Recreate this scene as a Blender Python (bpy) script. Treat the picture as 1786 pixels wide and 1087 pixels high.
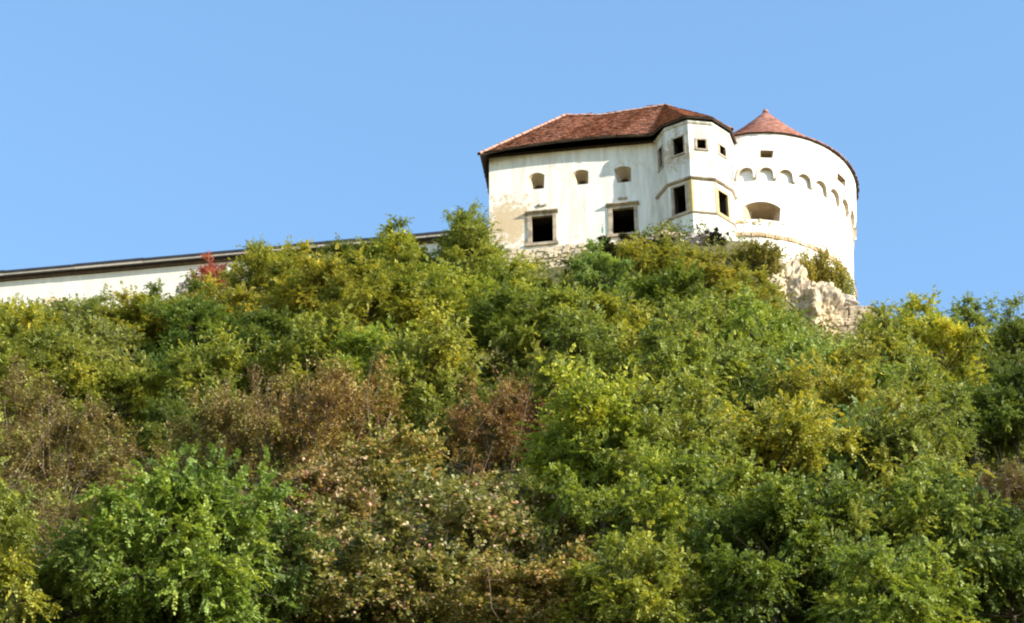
import bpy, bmesh, math, random
import numpy as np
from mathutils import Vector, Matrix, noise

# ---------------------------------------------------------------- camera, sky, sun, exposure
for o in list(bpy.data.objects):
    bpy.data.objects.remove(o)
scene = bpy.context.scene
col = scene.collection
R = math.radians

PITCH, ROLL = R(36.3), 0.006
cam_data = bpy.data.cameras.new('camera')
cam_data.sensor_width = 36.0
cam_data.lens = 4600.0 / 1786.0 * 36.0
cam_data.clip_start = 0.5
cam_data.clip_end = 3000.0
camera = bpy.data.objects.new('camera', cam_data)
col.objects.link(camera)
camera.matrix_world = (Matrix.Translation((0, 0, 1.65)) @ Matrix.Rotation(R(90) + PITCH, 4, 'X')
                       @ Matrix.Rotation(-ROLL, 4, 'Z'))
scene.camera = camera

YAW = R(7.7)                                        # the castle front is turned this much
ORIGIN = Vector((-1.28, 118.83, 93.76))             # foot of its corner beside the curtain wall
UX = Vector((math.cos(YAW), -math.sin(YAW), 0))     # along the front
NX = Vector((-math.sin(YAW), -math.cos(YAW), 0))    # out of the front

SUN_EL, SUN_SIDE = R(23.5), R(70.5)
sun_h = NX * math.cos(SUN_SIDE) + UX * math.sin(SUN_SIDE)
sun_dir = Vector((sun_h.x * math.cos(SUN_EL), sun_h.y * math.cos(SUN_EL), math.sin(SUN_EL)))
sun_data = bpy.data.lights.new('sun', 'SUN')
sun_data.energy = 5.0
sun_data.angle = R(0.53)
sun_data.color = (1.0, 0.92, 0.79)
sun = bpy.data.objects.new('sun', sun_data)
col.objects.link(sun)
sun.rotation_euler = sun_dir.to_track_quat('Z', 'Y').to_euler()
sun.location = (60, 20, 160)

world = bpy.data.worlds.new('World')
scene.world = world
world.use_nodes = True
wn, wl = world.node_tree.nodes, world.node_tree.links
wn.clear()
sky = wn.new('ShaderNodeTexSky')
sky.sky_type = 'NISHITA'
sky.sun_disc = False
sky.sun_elevation = SUN_EL
sky.sun_rotation = math.atan2(sun_dir.x, sun_dir.y)
sky.altitude = 100
sky.air_density = 1.7
sky.dust_density = 0.0
sky.ozone_density = 5.2
bg = wn.new('ShaderNodeBackground')
bg.inputs['Strength'].default_value = 0.15
wo = wn.new('ShaderNodeOutputWorld')
wl.new(sky.outputs[0], bg.inputs['Color'])
wl.new(bg.outputs[0], wo.inputs['Surface'])

vs = scene.view_settings
vs.view_transform = 'Standard'
vs.look = 'None'
vs.exposure = 1.18
vs.gamma = 1.0
vs.use_curve_mapping = False
scene.cycles.use_denoising = True
scene.cycles.pixel_filter_type = 'BLACKMAN_HARRIS'
scene.cycles.filter_width = 2.1          # soft phone lens
scene.cycles.max_bounces = 8
scene.cycles.diffuse_bounces = 4
scene.cycles.transmission_bounces = 4
scene.cycles.transparent_max_bounces = 4

# ---------------------------------------------------------------- helpers
rng = np.random.default_rng(7)
random.seed(7)


def link(o, parent=None):
    col.objects.link(o)
    if parent is not None:
        o.parent = parent
    return o


def mesh_obj(name, verts, faces, mats, parent=None, smooth=False, mat_index=None):
    me = bpy.data.meshes.new(name)
    me.from_pydata([tuple(v) for v in verts], [], [tuple(f) for f in faces])
    for m in (mats if isinstance(mats, (list, tuple)) else [mats]):
        me.materials.append(m)
    if mat_index is not None:
        me.polygons.foreach_set('material_index', mat_index)
    if smooth:
        me.polygons.foreach_set('use_smooth', [True] * len(me.polygons))
    me.update()
    return link(bpy.data.objects.new(name, me), parent)


def empty(name, loc, rz=0.0):
    o = bpy.data.objects.new(name, None)
    o.empty_display_size = 0.5
    o.location = loc
    o.rotation_euler = (0, 0, rz)
    return link(o)


def tag(o, label=None, category=None, group=None, kind=None):
    if label: o['label'] = label
    if category: o['category'] = category
    if group: o['group'] = group
    if kind: o['kind'] = kind
    return o


class MB:
    """collects verts and faces of one mesh"""
    def __init__(s):
        s.v, s.f = [], []

    def add(s, verts, faces):
        k = len(s.v)
        s.v += [tuple(p) for p in verts]
        s.f += [tuple(i + k for i in f) for f in faces]

    def box8(s, p):      # p: 8 points, bottom ring 0-3 then top ring 4-7
        s.add(p, [(3, 2, 1, 0), (4, 5, 6, 7), (0, 1, 5, 4), (1, 2, 6, 5), (2, 3, 7, 6), (3, 0, 4, 7)])

    def box(s, x0, x1, y0, y1, z0, z1):
        s.box8([(x0, y0, z0), (x1, y0, z0), (x1, y1, z0), (x0, y1, z0),
                (x0, y0, z1), (x1, y0, z1), (x1, y1, z1), (x0, y1, z1)])

    def loft(s, rings, closed_ends=True):
        n = len(rings[0])
        k = len(s.v)
        for r in rings:
            s.v += [tuple(p) for p in r]
        for j in range(len(rings) - 1):
            for i in range(n):
                i2 = (i + 1) % n
                s.f.append((k + j * n + i, k + j * n + i2, k + (j + 1) * n + i2, k + (j + 1) * n + i))
        if closed_ends:
            s.f.append(tuple(k + i for i in reversed(range(n))))
            s.f.append(tuple(k + (len(rings) - 1) * n + i for i in range(n)))

    def tube(s, pts, radii, sides=5):
        pts = [Vector(p) for p in pts]
        rings = []
        for i, p in enumerate(pts):
            d = (pts[min(i + 1, len(pts) - 1)] - pts[max(i - 1, 0)]).normalized()
            a = d.orthogonal().normalized()
            b = d.cross(a)
            rings.append([p + (a * math.cos(t) + b * math.sin(t)) * radii[i]
                          for t in (2 * math.pi * k / sides for k in range(sides))])
        # keep ring phase consistent
        s.loft(rings)

    def build(s, name, mats, parent=None, smooth=False):
        return mesh_obj(name, s.v, s.f, mats, parent, smooth)


def fix_normals(o):
    bm = bmesh.new()
    bm.from_mesh(o.data)
    bmesh.ops.remove_doubles(bm, verts=bm.verts, dist=1e-5)
    bmesh.ops.recalc_face_normals(bm, faces=bm.faces)
    bm.to_mesh(o.data)
    bm.free()
    return o


def boolean(o, cutter, op='DIFFERENCE'):
    fix_normals(cutter)
    m = o.modifiers.new('cut', 'BOOLEAN')
    m.operation = op
    m.solver = 'EXACT'
    m.object = cutter
    dg = bpy.context.evaluated_depsgraph_get()
    me = bpy.data.meshes.new_from_object(o.evaluated_get(dg))
    o.modifiers.clear()
    old = o.data
    o.data = me
    bpy.data.meshes.remove(old)
    return o


def drop(o):
    me = o.data
    bpy.data.objects.remove(o)
    if me and me.users == 0:
        bpy.data.meshes.remove(me)


# ---------------------------------------------------------------- materials
def new_mat(name):
    m = bpy.data.materials.new(name)
    m.use_nodes = True
    nt = m.node_tree
    b = nt.nodes['Principled BSDF']
    b.inputs['Roughness'].default_value = 0.9
    b.inputs['Specular IOR Level'].default_value = 0.2
    return m, nt.nodes, nt.links, b


def noise_node(N, L, scale, detail=4.0, rough=0.6, vec=None, dist=0.0):
    t = N.new('ShaderNodeTexNoise')
    t.inputs['Scale'].default_value = scale
    t.inputs['Detail'].default_value = detail
    t.inputs['Roughness'].default_value = rough
    t.inputs['Distortion'].default_value = dist
    if vec is not None:
        L.new(vec, t.inputs['Vector'])
    return t


def ramp(N, L, fac, stops):
    r = N.new('ShaderNodeValToRGB')
    e = r.color_ramp.elements
    while len(e) < len(stops):
        e.new(0.5)
    for el, (p, c) in zip(e, stops):
        el.position = p
        el.color = (*c, 1) if len(c) == 3 else c
    L.new(fac, r.inputs['Fac'])
    return r


def mix(N, L, fac, a, b, mode='MIX'):
    m = N.new('ShaderNodeMix')
    m.data_type = 'RGBA'
    m.blend_type = mode
    for sock, val in ((m.inputs[0], fac), (m.inputs[6], a), (m.inputs[7], b)):
        if hasattr(val, 'is_linked'):
            L.new(val, sock)
        elif isinstance(val, (int, float)):
            sock.default_value = val
        else:
            sock.default_value = (*val, 1)
    return m.outputs[2]


def bump(N, L, b, height, strength, dist):
    n = N.new('ShaderNodeBump')
    n.inputs['Strength'].default_value = strength
    n.inputs['Distance'].default_value = dist
    L.new(height, n.inputs['Height'])
    L.new(n.outputs[0], b.inputs['Normal'])


def speckle_mat(name, c0, c1, scale, bump_d=0.02, rough=0.9, c2=None, scale2=1.0):
    m, N, L, b = new_mat(name)
    tc = N.new('ShaderNodeTexCoord')
    n1 = noise_node(N, L, scale, 6, 0.65, tc.outputs['Object'])
    r = ramp(N, L, n1.outputs['Fac'], [(0.32, c0), (0.68, c1)])
    c = r.outputs['Color']
    if c2 is not None:
        n2 = noise_node(N, L, scale2, 5, 0.6, tc.outputs['Object'])
        f = ramp(N, L, n2.outputs['Fac'], [(0.5, (0, 0, 0)), (0.62, (1, 1, 1))])
        c = mix(N, L, f.outputs['Color'], c, c2)
    L.new(c, b.inputs['Base Color'])
    b.inputs['Roughness'].default_value = rough
    bump(N, L, b, n1.outputs['Fac'], 0.6, bump_d)
    return m


def plaster_mat(name, base, stain, peel, peel_centre=None, peel_size=1.0, streak=0.35):
    """lime plaster: clouded white, grey rain streaks, flaked patches that bare tan stone"""
    m, N, L, b = new_mat(name)
    tc = N.new('ShaderNodeTexCoord')
    vec = tc.outputs['Object']
    n1 = noise_node(N, L, 0.55, 6, 0.6, vec)
    c = ramp(N, L, n1.outputs['Fac'], [(0.3, [x * 0.90 for x in base]), (0.65, base)]).outputs['Color']
    mp = N.new('ShaderNodeMapping')
    mp.inputs['Scale'].default_value = (2.4, 2.4, 0.28)
    L.new(vec, mp.inputs['Vector'])
    n2 = noise_node(N, L, 1.0, 7, 0.68, mp.outputs['Vector'], 0.4)
    f2 = ramp(N, L, n2.outputs['Fac'], [(0.42, (0, 0, 0)), (0.70, (streak,) * 3)]).outputs['Color']
    c = mix(N, L, f2, c, stain)
    n3 = noise_node(N, L, 2.6, 8, 0.7, vec, 0.3)
    if peel_centre is not None:
        d = N.new('ShaderNodeVectorMath')
        d.operation = 'DISTANCE'
        L.new(vec, d.inputs[0])
        d.inputs[1].default_value = peel_centre
        sub = N.new('ShaderNodeMath')
        sub.operation = 'MULTIPLY_ADD'
        L.new(d.outputs['Value'], sub.inputs[0])
        sub.inputs[1].default_value = -0.26 / peel_size
        L.new(n3.outputs['Fac'], sub.inputs[2])
        add = N.new('ShaderNodeMath')
        add.operation = 'ADD'
        L.new(sub.outputs[0], add.inputs[0])
        add.inputs[1].default_value = 0.27
        pf = ramp(N, L, add.outputs[0], [(0.53, (0, 0, 0)), (0.64, (0.85,) * 3)]).outputs['Color']
        c = mix(N, L, pf, c, peel)
    n5 = noise_node(N, L, 1.1, 8, 0.72, vec, 0.5)
    pf2 = ramp(N, L, n5.outputs['Fac'], [(0.60, (0, 0, 0)), (0.70, (0.65,) * 3)]).outputs['Color']
    c = mix(N, L, pf2, c, peel)
    L.new(c, b.inputs['Base Color'])
    n4 = noise_node(N, L, 7.0, 6, 0.7, vec)
    bump(N, L, b, n4.outputs['Fac'], 0.55, 0.035)
    return m


def tile_mat(name, stops, moss=0.25):
    m, N, L, b = new_mat(name)
    at = N.new('ShaderNodeAttribute')
    at.attribute_name = 'v'
    c = ramp(N, L, at.outputs['Fac'], stops).outputs['Color']
    tc = N.new('ShaderNodeTexCoord')
    n1 = noise_node(N, L, 0.8, 7, 0.7, tc.outputs['Object'])
    f = ramp(N, L, n1.outputs['Fac'], [(0.5, (0, 0, 0)), (0.72, (moss,) * 3)]).outputs['Color']
    c = mix(N, L, f, c, (0.05, 0.035, 0.025))
    L.new(c, b.inputs['Base Color'])
    n2 = noise_node(N, L, 14, 4, 0.6, tc.outputs['Object'])
    bump(N, L, b, n2.outputs['Fac'], 0.5, 0.01)
    return m


def leaf_mat(name, stops, transl=0.35, gloss=0.35):
    """leaf colour from the per-leaf value v, times the tint of the single tree (object colour)"""
    m, N, L, b = new_mat(name)
    at = N.new('ShaderNodeAttribute')
    at.attribute_name = 'v'
    c = ramp(N, L, at.outputs['Fac'], stops).outputs['Color']
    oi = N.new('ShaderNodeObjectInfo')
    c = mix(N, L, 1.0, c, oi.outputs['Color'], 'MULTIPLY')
    L.new(c, b.inputs['Base Color'])
    b.inputs['Roughness'].default_value = 0.55
    b.inputs['Specular IOR Level'].default_value = gloss
    tr = N.new('ShaderNodeBsdfTranslucent')
    c2 = mix(N, L, 1.0, c, (1.25, 1.2, 0.55), 'MULTIPLY')
    L.new(c2, tr.inputs['Color'])
    ms = N.new('ShaderNodeMixShader')
    ms.inputs[0].default_value = transl
    out = N['Material Output'] if 'Material Output' in N else None
    L.new(b.outputs[0], ms.inputs[1])
    L.new(tr.outputs[0], ms.inputs[2])
    L.new(ms.outputs[0], out.inputs['Surface'])
    return m


M = {}
M['plaster'] = plaster_mat('lime_plaster', (0.76, 0.735, 0.665), (0.48, 0.44, 0.37), (0.50, 0.36, 0.20),
                           (1.0, 0.0, 1.4), 2.1, 0.8)
M['bay_plaster'] = plaster_mat('weathered_plaster', (0.70, 0.68, 0.62), (0.31, 0.28, 0.24), (0.40, 0.31, 0.20),
                               (11.0, -1.4, 4.4), 1.3, 0.9)
M['tower_plaster'] = plaster_mat('tower_plaster', (0.80, 0.77, 0.71), (0.62, 0.54, 0.46), (0.56, 0.42, 0.26), None, 1, 0.22)
M['wall_plaster'] = plaster_mat('curtain_wall_plaster', (0.76, 0.72, 0.63), (0.46, 0.41, 0.34), (0.45, 0.38, 0.30),
                                (-15.0, 1.5, -0.2), 2.0)
M['dark_room'] = speckle_mat('painted_dark_interior', (0.030, 0.022, 0.018), (0.055, 0.04, 0.03), 2.0)  # rooms and window reveals coloured dark to stand in for lack of light
M['tan_plaster'] = speckle_mat('tan_shade_masonry', (0.36, 0.28, 0.19), (0.50, 0.40, 0.28), 2.0, 0.04)  # tan stone with the warm shade of arches and reveals in its colour
M['stone'] = speckle_mat('dressed_stone', (0.30, 0.24, 0.17), (0.48, 0.40, 0.30), 3.0, 0.03, 0.9, (0.22, 0.18, 0.14), 1.3)
M['warm_stone'] = speckle_mat('ochre_stone', (0.40, 0.30, 0.14), (0.55, 0.43, 0.22), 3.0, 0.03)
M['brick_band'] = speckle_mat('tan_string_course', (0.30, 0.20, 0.12), (0.52, 0.38, 0.24), 2.5, 0.05, 0.9, (0.62, 0.52, 0.40), 1.2)
M['rubble'] = speckle_mat('rubble_stone', (0.42, 0.33, 0.22), (0.66, 0.56, 0.42), 2.2, 0.05)
M['mortar'] = speckle_mat('lime_mortar', (0.40, 0.33, 0.23), (0.55, 0.47, 0.35), 5.0, 0.03)
M['rock'] = speckle_mat('limestone', (0.36, 0.27, 0.17), (0.62, 0.51, 0.36), 1.1, 0.12, 0.95, (0.25, 0.20, 0.15), 0.9)
M['grey_rock'] = speckle_mat('grey_limestone', (0.18, 0.155, 0.14), (0.48, 0.42, 0.37), 1.4, 0.12, 0.95)
M['soil'] = speckle_mat('dry_grass_soil', (0.045, 0.042, 0.016), (0.13, 0.115, 0.045), 3.0, 0.08)
M['plate_wood'] = speckle_mat('weathered_plate', (0.075, 0.055, 0.042), (0.14, 0.105, 0.08), 4.0, 0.01)
M['old_wood'] = speckle_mat('old_timber', (0.05, 0.036, 0.028), (0.10, 0.07, 0.052), 4.0, 0.01)
M['pale_wood'] = speckle_mat('weathered_board', (0.36, 0.31, 0.26), (0.48, 0.42, 0.36), 3.0, 0.01)
M['slate'] = speckle_mat('dark_slate', (0.025, 0.03, 0.045), (0.05, 0.055, 0.075), 3.0, 0.02, 0.7)
M['tile'] = tile_mat('clay_tile', [(0.0, (0.10, 0.05, 0.04)), (0.35, (0.32, 0.135, 0.08)), (0.75, (0.42, 0.195, 0.12)), (1.0, (0.42, 0.23, 0.17))], 0.45)
M['tower_tile'] = tile_mat('tower_clay_tile', [(0.0, (0.17, 0.07, 0.052)), (0.5, (0.31, 0.135, 0.10)), (1.0, (0.44, 0.24, 0.18))], 0.3)
M['ridge'] = speckle_mat('pale_ridge_tile', (0.26, 0.12, 0.085), (0.50, 0.33, 0.26), 3.0, 0.01)
M['teal'] = speckle_mat('teal_spray_paint', (0.02, 0.22, 0.18), (0.03, 0.30, 0.25), 6.0, 0.0)
M['bark'] = speckle_mat('bark', (0.045, 0.035, 0.025), (0.11, 0.09, 0.065), 6.0, 0.02)
M['pale_bark'] = speckle_mat('pale_twigs', (0.12, 0.085, 0.06), (0.24, 0.18, 0.13), 6.0, 0.01)
M['dead_wood'] = speckle_mat('bleached_deadwood', (0.34, 0.24, 0.20), (0.55, 0.42, 0.36), 5.0, 0.01)

# ---------------------------------------------------------------- terrain
PROF_Y = [-400, -60, 0, 25, 40, 50, 60, 90, 110, 117, 121, 140, 200, 320, 700]
PROF_Z = [-3, -1, 0, 2.5, 12, 22, 32.5, 62, 82.5, 90.3, 92.4, 93, 86, 50, 20]


def sm(t):
    t = np.clip(t, 0, 1)
    return t * t * (3 - 2 * t)


def ground(x, y):
    x = np.asarray(x, float)
    y = np.asarray(y, float)
    h = np.interp(y + 0.135 * np.clip(x, -60, 4) * sm((y - 80) / 30), PROF_Y, PROF_Z)
    up = sm((y - 50) / 50)
    h = h - up * sm((x - 11.8) / 8) * 5.6 - up * np.clip(x - 26, 0, 60) * 0.35
    h = h - up * np.clip(-40 - x, 0, 80) * 0.15
    h = h + 2.4 * np.exp(-((x - 9.0) ** 2 / 16 + (y - 115.8) ** 2 / 8)) + 1.5 * np.exp(-((x - 14.0) ** 2 / 5 + (y - 117.2) ** 2 / 4)) + 1.6 * np.exp(-((x - 17.0) ** 2 / 8 + (y - 117.6) ** 2 / 3))
    b = (0.45 * np.sin(x * 0.61 + 1.3 * np.sin(y * 0.23)) + 0.35 * np.sin(y * 0.83 + 0.7 * np.sin(x * 0.37) + 2)
         + 0.2 * np.sin(x * 1.7 + y * 1.1))
    return h + b * sm((y - 25) / 20) * (1 - sm((y - 112) / 6))


def build_terrain():
    xs = np.concatenate([np.linspace(-500, -60, 12), np.arange(-56, 57, 1.0), np.linspace(60, 500, 12)])
    ys = np.concatenate([np.linspace(-400, 20, 12), np.arange(24, 146, 1.0), np.linspace(150, 700, 16)])
    X, Y = np.meshgrid(xs, ys)
    Z = ground(X, Y)
    n = len(xs)
    verts = np.stack([X, Y, Z], -1).reshape(-1, 3)
    i = np.arange((len(ys) - 1) * (n - 1))
    a = (i // (n - 1)) * n + i % (n - 1)
    faces = np.stack([a, a + 1, a + n + 1, a + n], -1)
    o = mesh_obj('hillside', verts.tolist(), faces.tolist(), M['soil'], smooth=True)
    tag(o, 'steep wooded hillside below the castle', kind='structure')


build_terrain()

# ---------------------------------------------------------------- main castle building
castle = empty('castle_building', ORIGIN, -YAW)
tag(castle, 'white plastered castle building with hipped red tile roof and polygonal corner bay', 'castle building')


def P(u, w, z):                 # castle coordinates: along the front, out of it, up
    return (u, -w, z)


BAY = [(9.72, 0.0), (10.4, 1.05), (11.75, 1.58), (13.05, 1.2), (13.95, 0.1), (14.2, -1.4)]
outer = [(0, 0)] + BAY + [(14.2, -9.0), (0, -9.0)]
inner = [(0.85, -0.85), (10.05, -0.85), (10.75, 0.45), (11.72, 0.95), (12.65, 0.65), (13.3, -0.2), (13.5, -1.6), (13.5, -8.2), (0.85, -8.2)]


def prism(name, poly, z0, z1, mat=None):
    m = MB()
    m.loft([[P(u, w, z0) for u, w in poly], [P(u, w, z1) for u, w in poly]])
    return m.build(name, mat or M['plaster'], castle)


def arch_poly(u0, u1, z0, z1, rise, n=6):
    pts = [(u0, z0), (u1, z0)]
    for k in range(n + 1):
        t = k / n
        pts.append((u1 + (u0 - u1) * t, z1 - rise + rise * math.sin(math.pi * t) ** 0.8))
    return pts


shell = fix_normals(prism('shell', outer, -3.4, 6.52))
core = prism('core', inner, -2.6, 7.2)
boolean(shell, core)
drop(core)

# flared loopholes of the upper floor and the two tall windows
holes = MB()
EMB = [(2.30, 3.24, 3.66, 4.92, 0.22, 0.06), (4.88, 5.80, 3.70, 4.84, 0.20, 0.05), (7.28, 8.28, 3.58, 4.82, 0.18, 0.06)]
for u0, u1, z0, z1, rise, taper in EMB:
    a = arch_poly(u0, u1, z0, z1, rise)
    a[0] = (u0 + 0.17, z0)
    a[1] = (u1 - 0.03, z0)
    uc = (u0 + u1) / 2 + 0.06
    b = arch_poly(uc - 0.2, uc + 0.2, z0 + 0.05, z0 + 0.78, 0.08)
    holes.loft([[P(uu + (uu - uc) * 0.05, 0.06, zz) for uu, zz in a], [P(uu, -0.62, zz) for uu, zz in b], [P(uu, -1.1, zz) for uu, zz in b]])
WIN = [(2.44, 3.70, -0.30, 1.64), (7.08, 8.36, -0.18, 1.68)]
for u0, u1, z0, z1 in WIN:
    holes.box(u0, u1, -0.3, 1.2, z0, z1)
cut = holes.build('cut', M['plaster'], castle)
boolean(shell, cut)
drop(cut)


def face_frame(i):
    p, q = Vector((*BAY[i], 0)), Vector((*BAY[i + 1], 0))
    d = (q - p).normalized()
    n = Vector((-d.y, d.x, 0))
    if n.dot(Vector((11.9 - p.x, -2 - p.y, 0))) > 0:
        n = -n
    return p, d, n


def fpt(i, s, t, z):
    p, d, n = face_frame(i)
    q = p + d * s + n * t
    return P(q.x, q.y, z)


def fbox(mb, i, s0, s1, z0, z1, t0, t1):
    mb.box8([fpt(i, s0, t1, z0), fpt(i, s1, t1, z0), fpt(i, s1, t0, z0), fpt(i, s0, t0, z0),
             fpt(i, s0, t1, z1), fpt(i, s1, t1, z1), fpt(i, s1, t0, z1), fpt(i, s0, t0, z1)])


# openings of the bay: face, s0, s1, z0, z1
BAYWIN = [(0, 0.36, 0.80, 3.95, 5.40), (1, 0.45, 1.13, 4.15, 5.38), (2, 0.47, 1.00, 4.36, 5.04), (3, 0.60, 1.10, 4.42, 5.10),
          (1, 0.30, 1.08, -0.12, 1.82), (3, 0.22, 1.02, -0.08, 1.56), (4, 0.40, 0.72, 2.9, 4.6)]
holes = MB()
for i, s0, s1, z0, z1 in BAYWIN:
    fbox(holes, i, s0, s1, z0, z1, -0.95, 0.2)
cut = holes.build('cut', M['bay_plaster'], castle)
boolean(shell, cut)
drop(cut)

# split into the main wall and the bay
bay = link(bpy.data.objects.new('bay', shell.data.copy()), castle)
box = MB()
box.box(9.6, 20, -20, 0.87, -9, 19)
cut = box.build('cut', M['plaster'], castle)
boolean(bay, cut, 'INTERSECT')
boolean(shell, cut)
drop(cut)
bay.data.materials.clear()
bay.data.materials.append(M['bay_plaster'])
bay.data.materials.append(M['dark_room'])
shell.data.materials.clear()
shell.data.materials.append(M['plaster'])
shell.data.materials.append(M['dark_room'])
shell.name = 'wall'
bay.name = 'corner_bay'
bay['label'] = 'weathered polygonal bay with two rows of windows'


def seg_dist(p, a, b):
    ab = (b[0] - a[0], b[1] - a[1])
    t = max(0, min(1, ((p[0] - a[0]) * ab[0] + (p[1] - a[1]) * ab[1]) / (ab[0] ** 2 + ab[1] ** 2)))
    return math.hypot(p[0] - a[0] - ab[0] * t, p[1] - a[1] - ab[1] * t)


def on_bay_face(c):
    return min(seg_dist(c, BAY[k], BAY[k + 1]) for k in range(5)) < 0.02 or abs(c[1]) < 0.02


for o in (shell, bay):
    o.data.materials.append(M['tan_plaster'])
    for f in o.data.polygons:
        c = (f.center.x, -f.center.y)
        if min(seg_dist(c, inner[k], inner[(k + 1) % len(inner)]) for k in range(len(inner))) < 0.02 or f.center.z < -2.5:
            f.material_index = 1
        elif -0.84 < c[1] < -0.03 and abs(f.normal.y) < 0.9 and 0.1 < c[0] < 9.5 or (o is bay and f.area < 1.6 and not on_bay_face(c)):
            f.material_index = 2 if 3.5 < f.center.z < 5.0 and c[0] < 9 else 1  # window reveals take the painted room darkness
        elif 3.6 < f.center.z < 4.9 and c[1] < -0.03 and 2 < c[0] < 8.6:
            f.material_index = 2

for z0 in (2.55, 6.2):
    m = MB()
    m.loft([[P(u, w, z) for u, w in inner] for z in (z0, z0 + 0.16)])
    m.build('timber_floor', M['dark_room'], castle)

# stone dressings of the tall windows
for k, (u0, u1, z0, z1) in enumerate(WIN):
    lin = MB()
    lin.box(u0 - 0.22, u1 + 0.19, -0.075, 0.12, z1 - 0.03, z1 + 0.14)
    fr = lin.build('window_surround', M['stone'], castle)
    fr['label'] = 'tan stone window surround'
    for a, b in ((u0 - 0.22, u0 + 0.02), (u1 - 0.02, u1 + 0.19)):
        win = MB()
        win.box(a, b, -0.07, 0.12, z0 - 0.02, z1 - 0.03)
        win.build('jamb', M['stone'], fr)
    cor = MB()
    cor.loft([[P(u0 - 0.34, 0.0, z1 + 0.14), P(u0 - 0.34, 0.10, z1 + 0.14), P(u0 - 0.34, 0.24, z1 + 0.22), P(u0 - 0.34, 0.24, z1 + 0.29), P(u0 - 0.34, 0.0, z1 + 0.35)],
              [P(u1 + 0.30, 0.0, z1 + 0.14), P(u1 + 0.30, 0.10, z1 + 0.14), P(u1 + 0.30, 0.24, z1 + 0.22), P(u1 + 0.30, 0.24, z1 + 0.29), P(u1 + 0.30, 0.0, z1 + 0.35)]])
    fix_normals(cor.build('cornice', M['stone'], fr))
    sil = MB()
    sil.box(u0 - 0.34, u1 + 0.28, -0.13, 0.30, z0 - 0.20, z0 - 0.02)
    sil.build('sill', M['stone'], fr)

# crumbled relief of broken moulding above the windows
for u0, u1, zz in ((2.75, 3.35, 2.35), (7.45, 8.0, 2.33)):
    m = MB()
    for k in range(7):
        a = u0 + (u1 - u0) * k / 7
        m.box(a, a + 0.075, -0.05 - 0.02 * (k % 3), 0.02, zz + 0.03 * math.sin(k * 2.1), zz + 0.12 + 0.04 * math.sin(k * 1.3))
    m.build('broken_moulding', M['stone'], castle)

# bay dressings
STY = {0: 'stone', 1: 'stone', 2: 'stone', 3: 'stone', 4: 'stone', 5: 'warm_stone'}
for k, (i, s0, s1, z0, z1) in enumerate(BAYWIN[:6]):
    e = 0.10 if k < 4 else 0.12
    f = bay
    for a, b in ((s0 - e, s0 + 0.01), (s1 - 0.01, s1 + e)):
        fr = MB()
        fbox(fr, i, a, b, z0, z1, -0.12, 0.04)
        fr.build('window_jamb', M[STY[k]], bay)
    ln = MB()
    fbox(ln, i, s0 - e, s1 + e, z1, z1 + e, -0.12, 0.045)
    ln.build('lintel', M[STY[k]], bay)
    sl = MB()
    fbox(sl, i, s0 - e - 0.02, s1 + e + 0.02, z0 - e, z0, -0.12, 0.07)
    sl.build('sill', M[STY[k]], bay)


def bay_band(name, z0, z1, t, mat, last=5):
    """moulding that follows the bay's corners"""
    pts = [Vector((*p, 0)) for p in BAY[:last + 1]]
    out = []
    for k, p in enumerate(pts):
        ns = []
        if k > 0: ns.append(face_frame(k - 1)[2])
        if k < len(pts) - 1: ns.append(face_frame(k)[2])
        n = sum(ns, Vector()).normalized()
        n = n / max(0.5, n.dot(ns[0]))
        out.append((p - n * 0.05, p + n * t * 0.45, p + n * t))
    m = MB()
    m.loft([[P(a.x, a.y, z0), P(b.x, b.y, z0), P(c.x, c.y, (z0 + z1) / 2), P(c.x, c.y, z1), P(a.x, a.y, z1 + t * 0.4)] for a, b, c in out])
    o = m.build(name, mat, bay)
    fix_normals(o)
    return o


bay_band('string_course', 2.08, 2.22, 0.15, M['stone'])
bay_band('sill_course', -0.34, -0.23, 0.09, M['stone'])
bay_band('eaves_moulding', 6.22, 6.36, 0.10, M['bay_plaster'])
for i, s in ((1, 1.27), (2, -0.01)):             # ochre corner strip of the lower floor
    m = MB()
    if i == 1:
        fbox(m, 1, 1.22, 1.44, -0.2, 2.05, -0.1, 0.035)
    else:
        fbox(m, 2, 0.0, 0.11, -0.2, 2.05, -0.1, 0.035)
    m.build('corner_pilaster', M['warm_stone'], bay)
m = MB()
fbox(m, 3, 0.0, 0.09, -0.2, 2.05, -0.1, 0.035)
m.build('corner_pilaster', M['warm_stone'], bay)
m = MB()
fbox(m, 2, 0.35, 1.0, 0.2, 1.75, -0.05, 0.02)
m.build('blind_panel', M['bay_plaster'], bay)

# teal spray mark beside the second tall window
m = MB()
for a, b, c, d in ((6.46, 6.55, 0.02, 0.16), (6.44, 6.57, 0.19, 0.30), (6.46, 6.54, 0.33, 0.45), (6.47, 6.53, 0.56, 0.62)):
    m.box(a, b, -0.004, 0.01, c, d)
o = m.build('spray_mark', M['teal'], castle)
o['kind'] = 'stuff'
o['label'] = 'small teal paint mark on the plaster'

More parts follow.
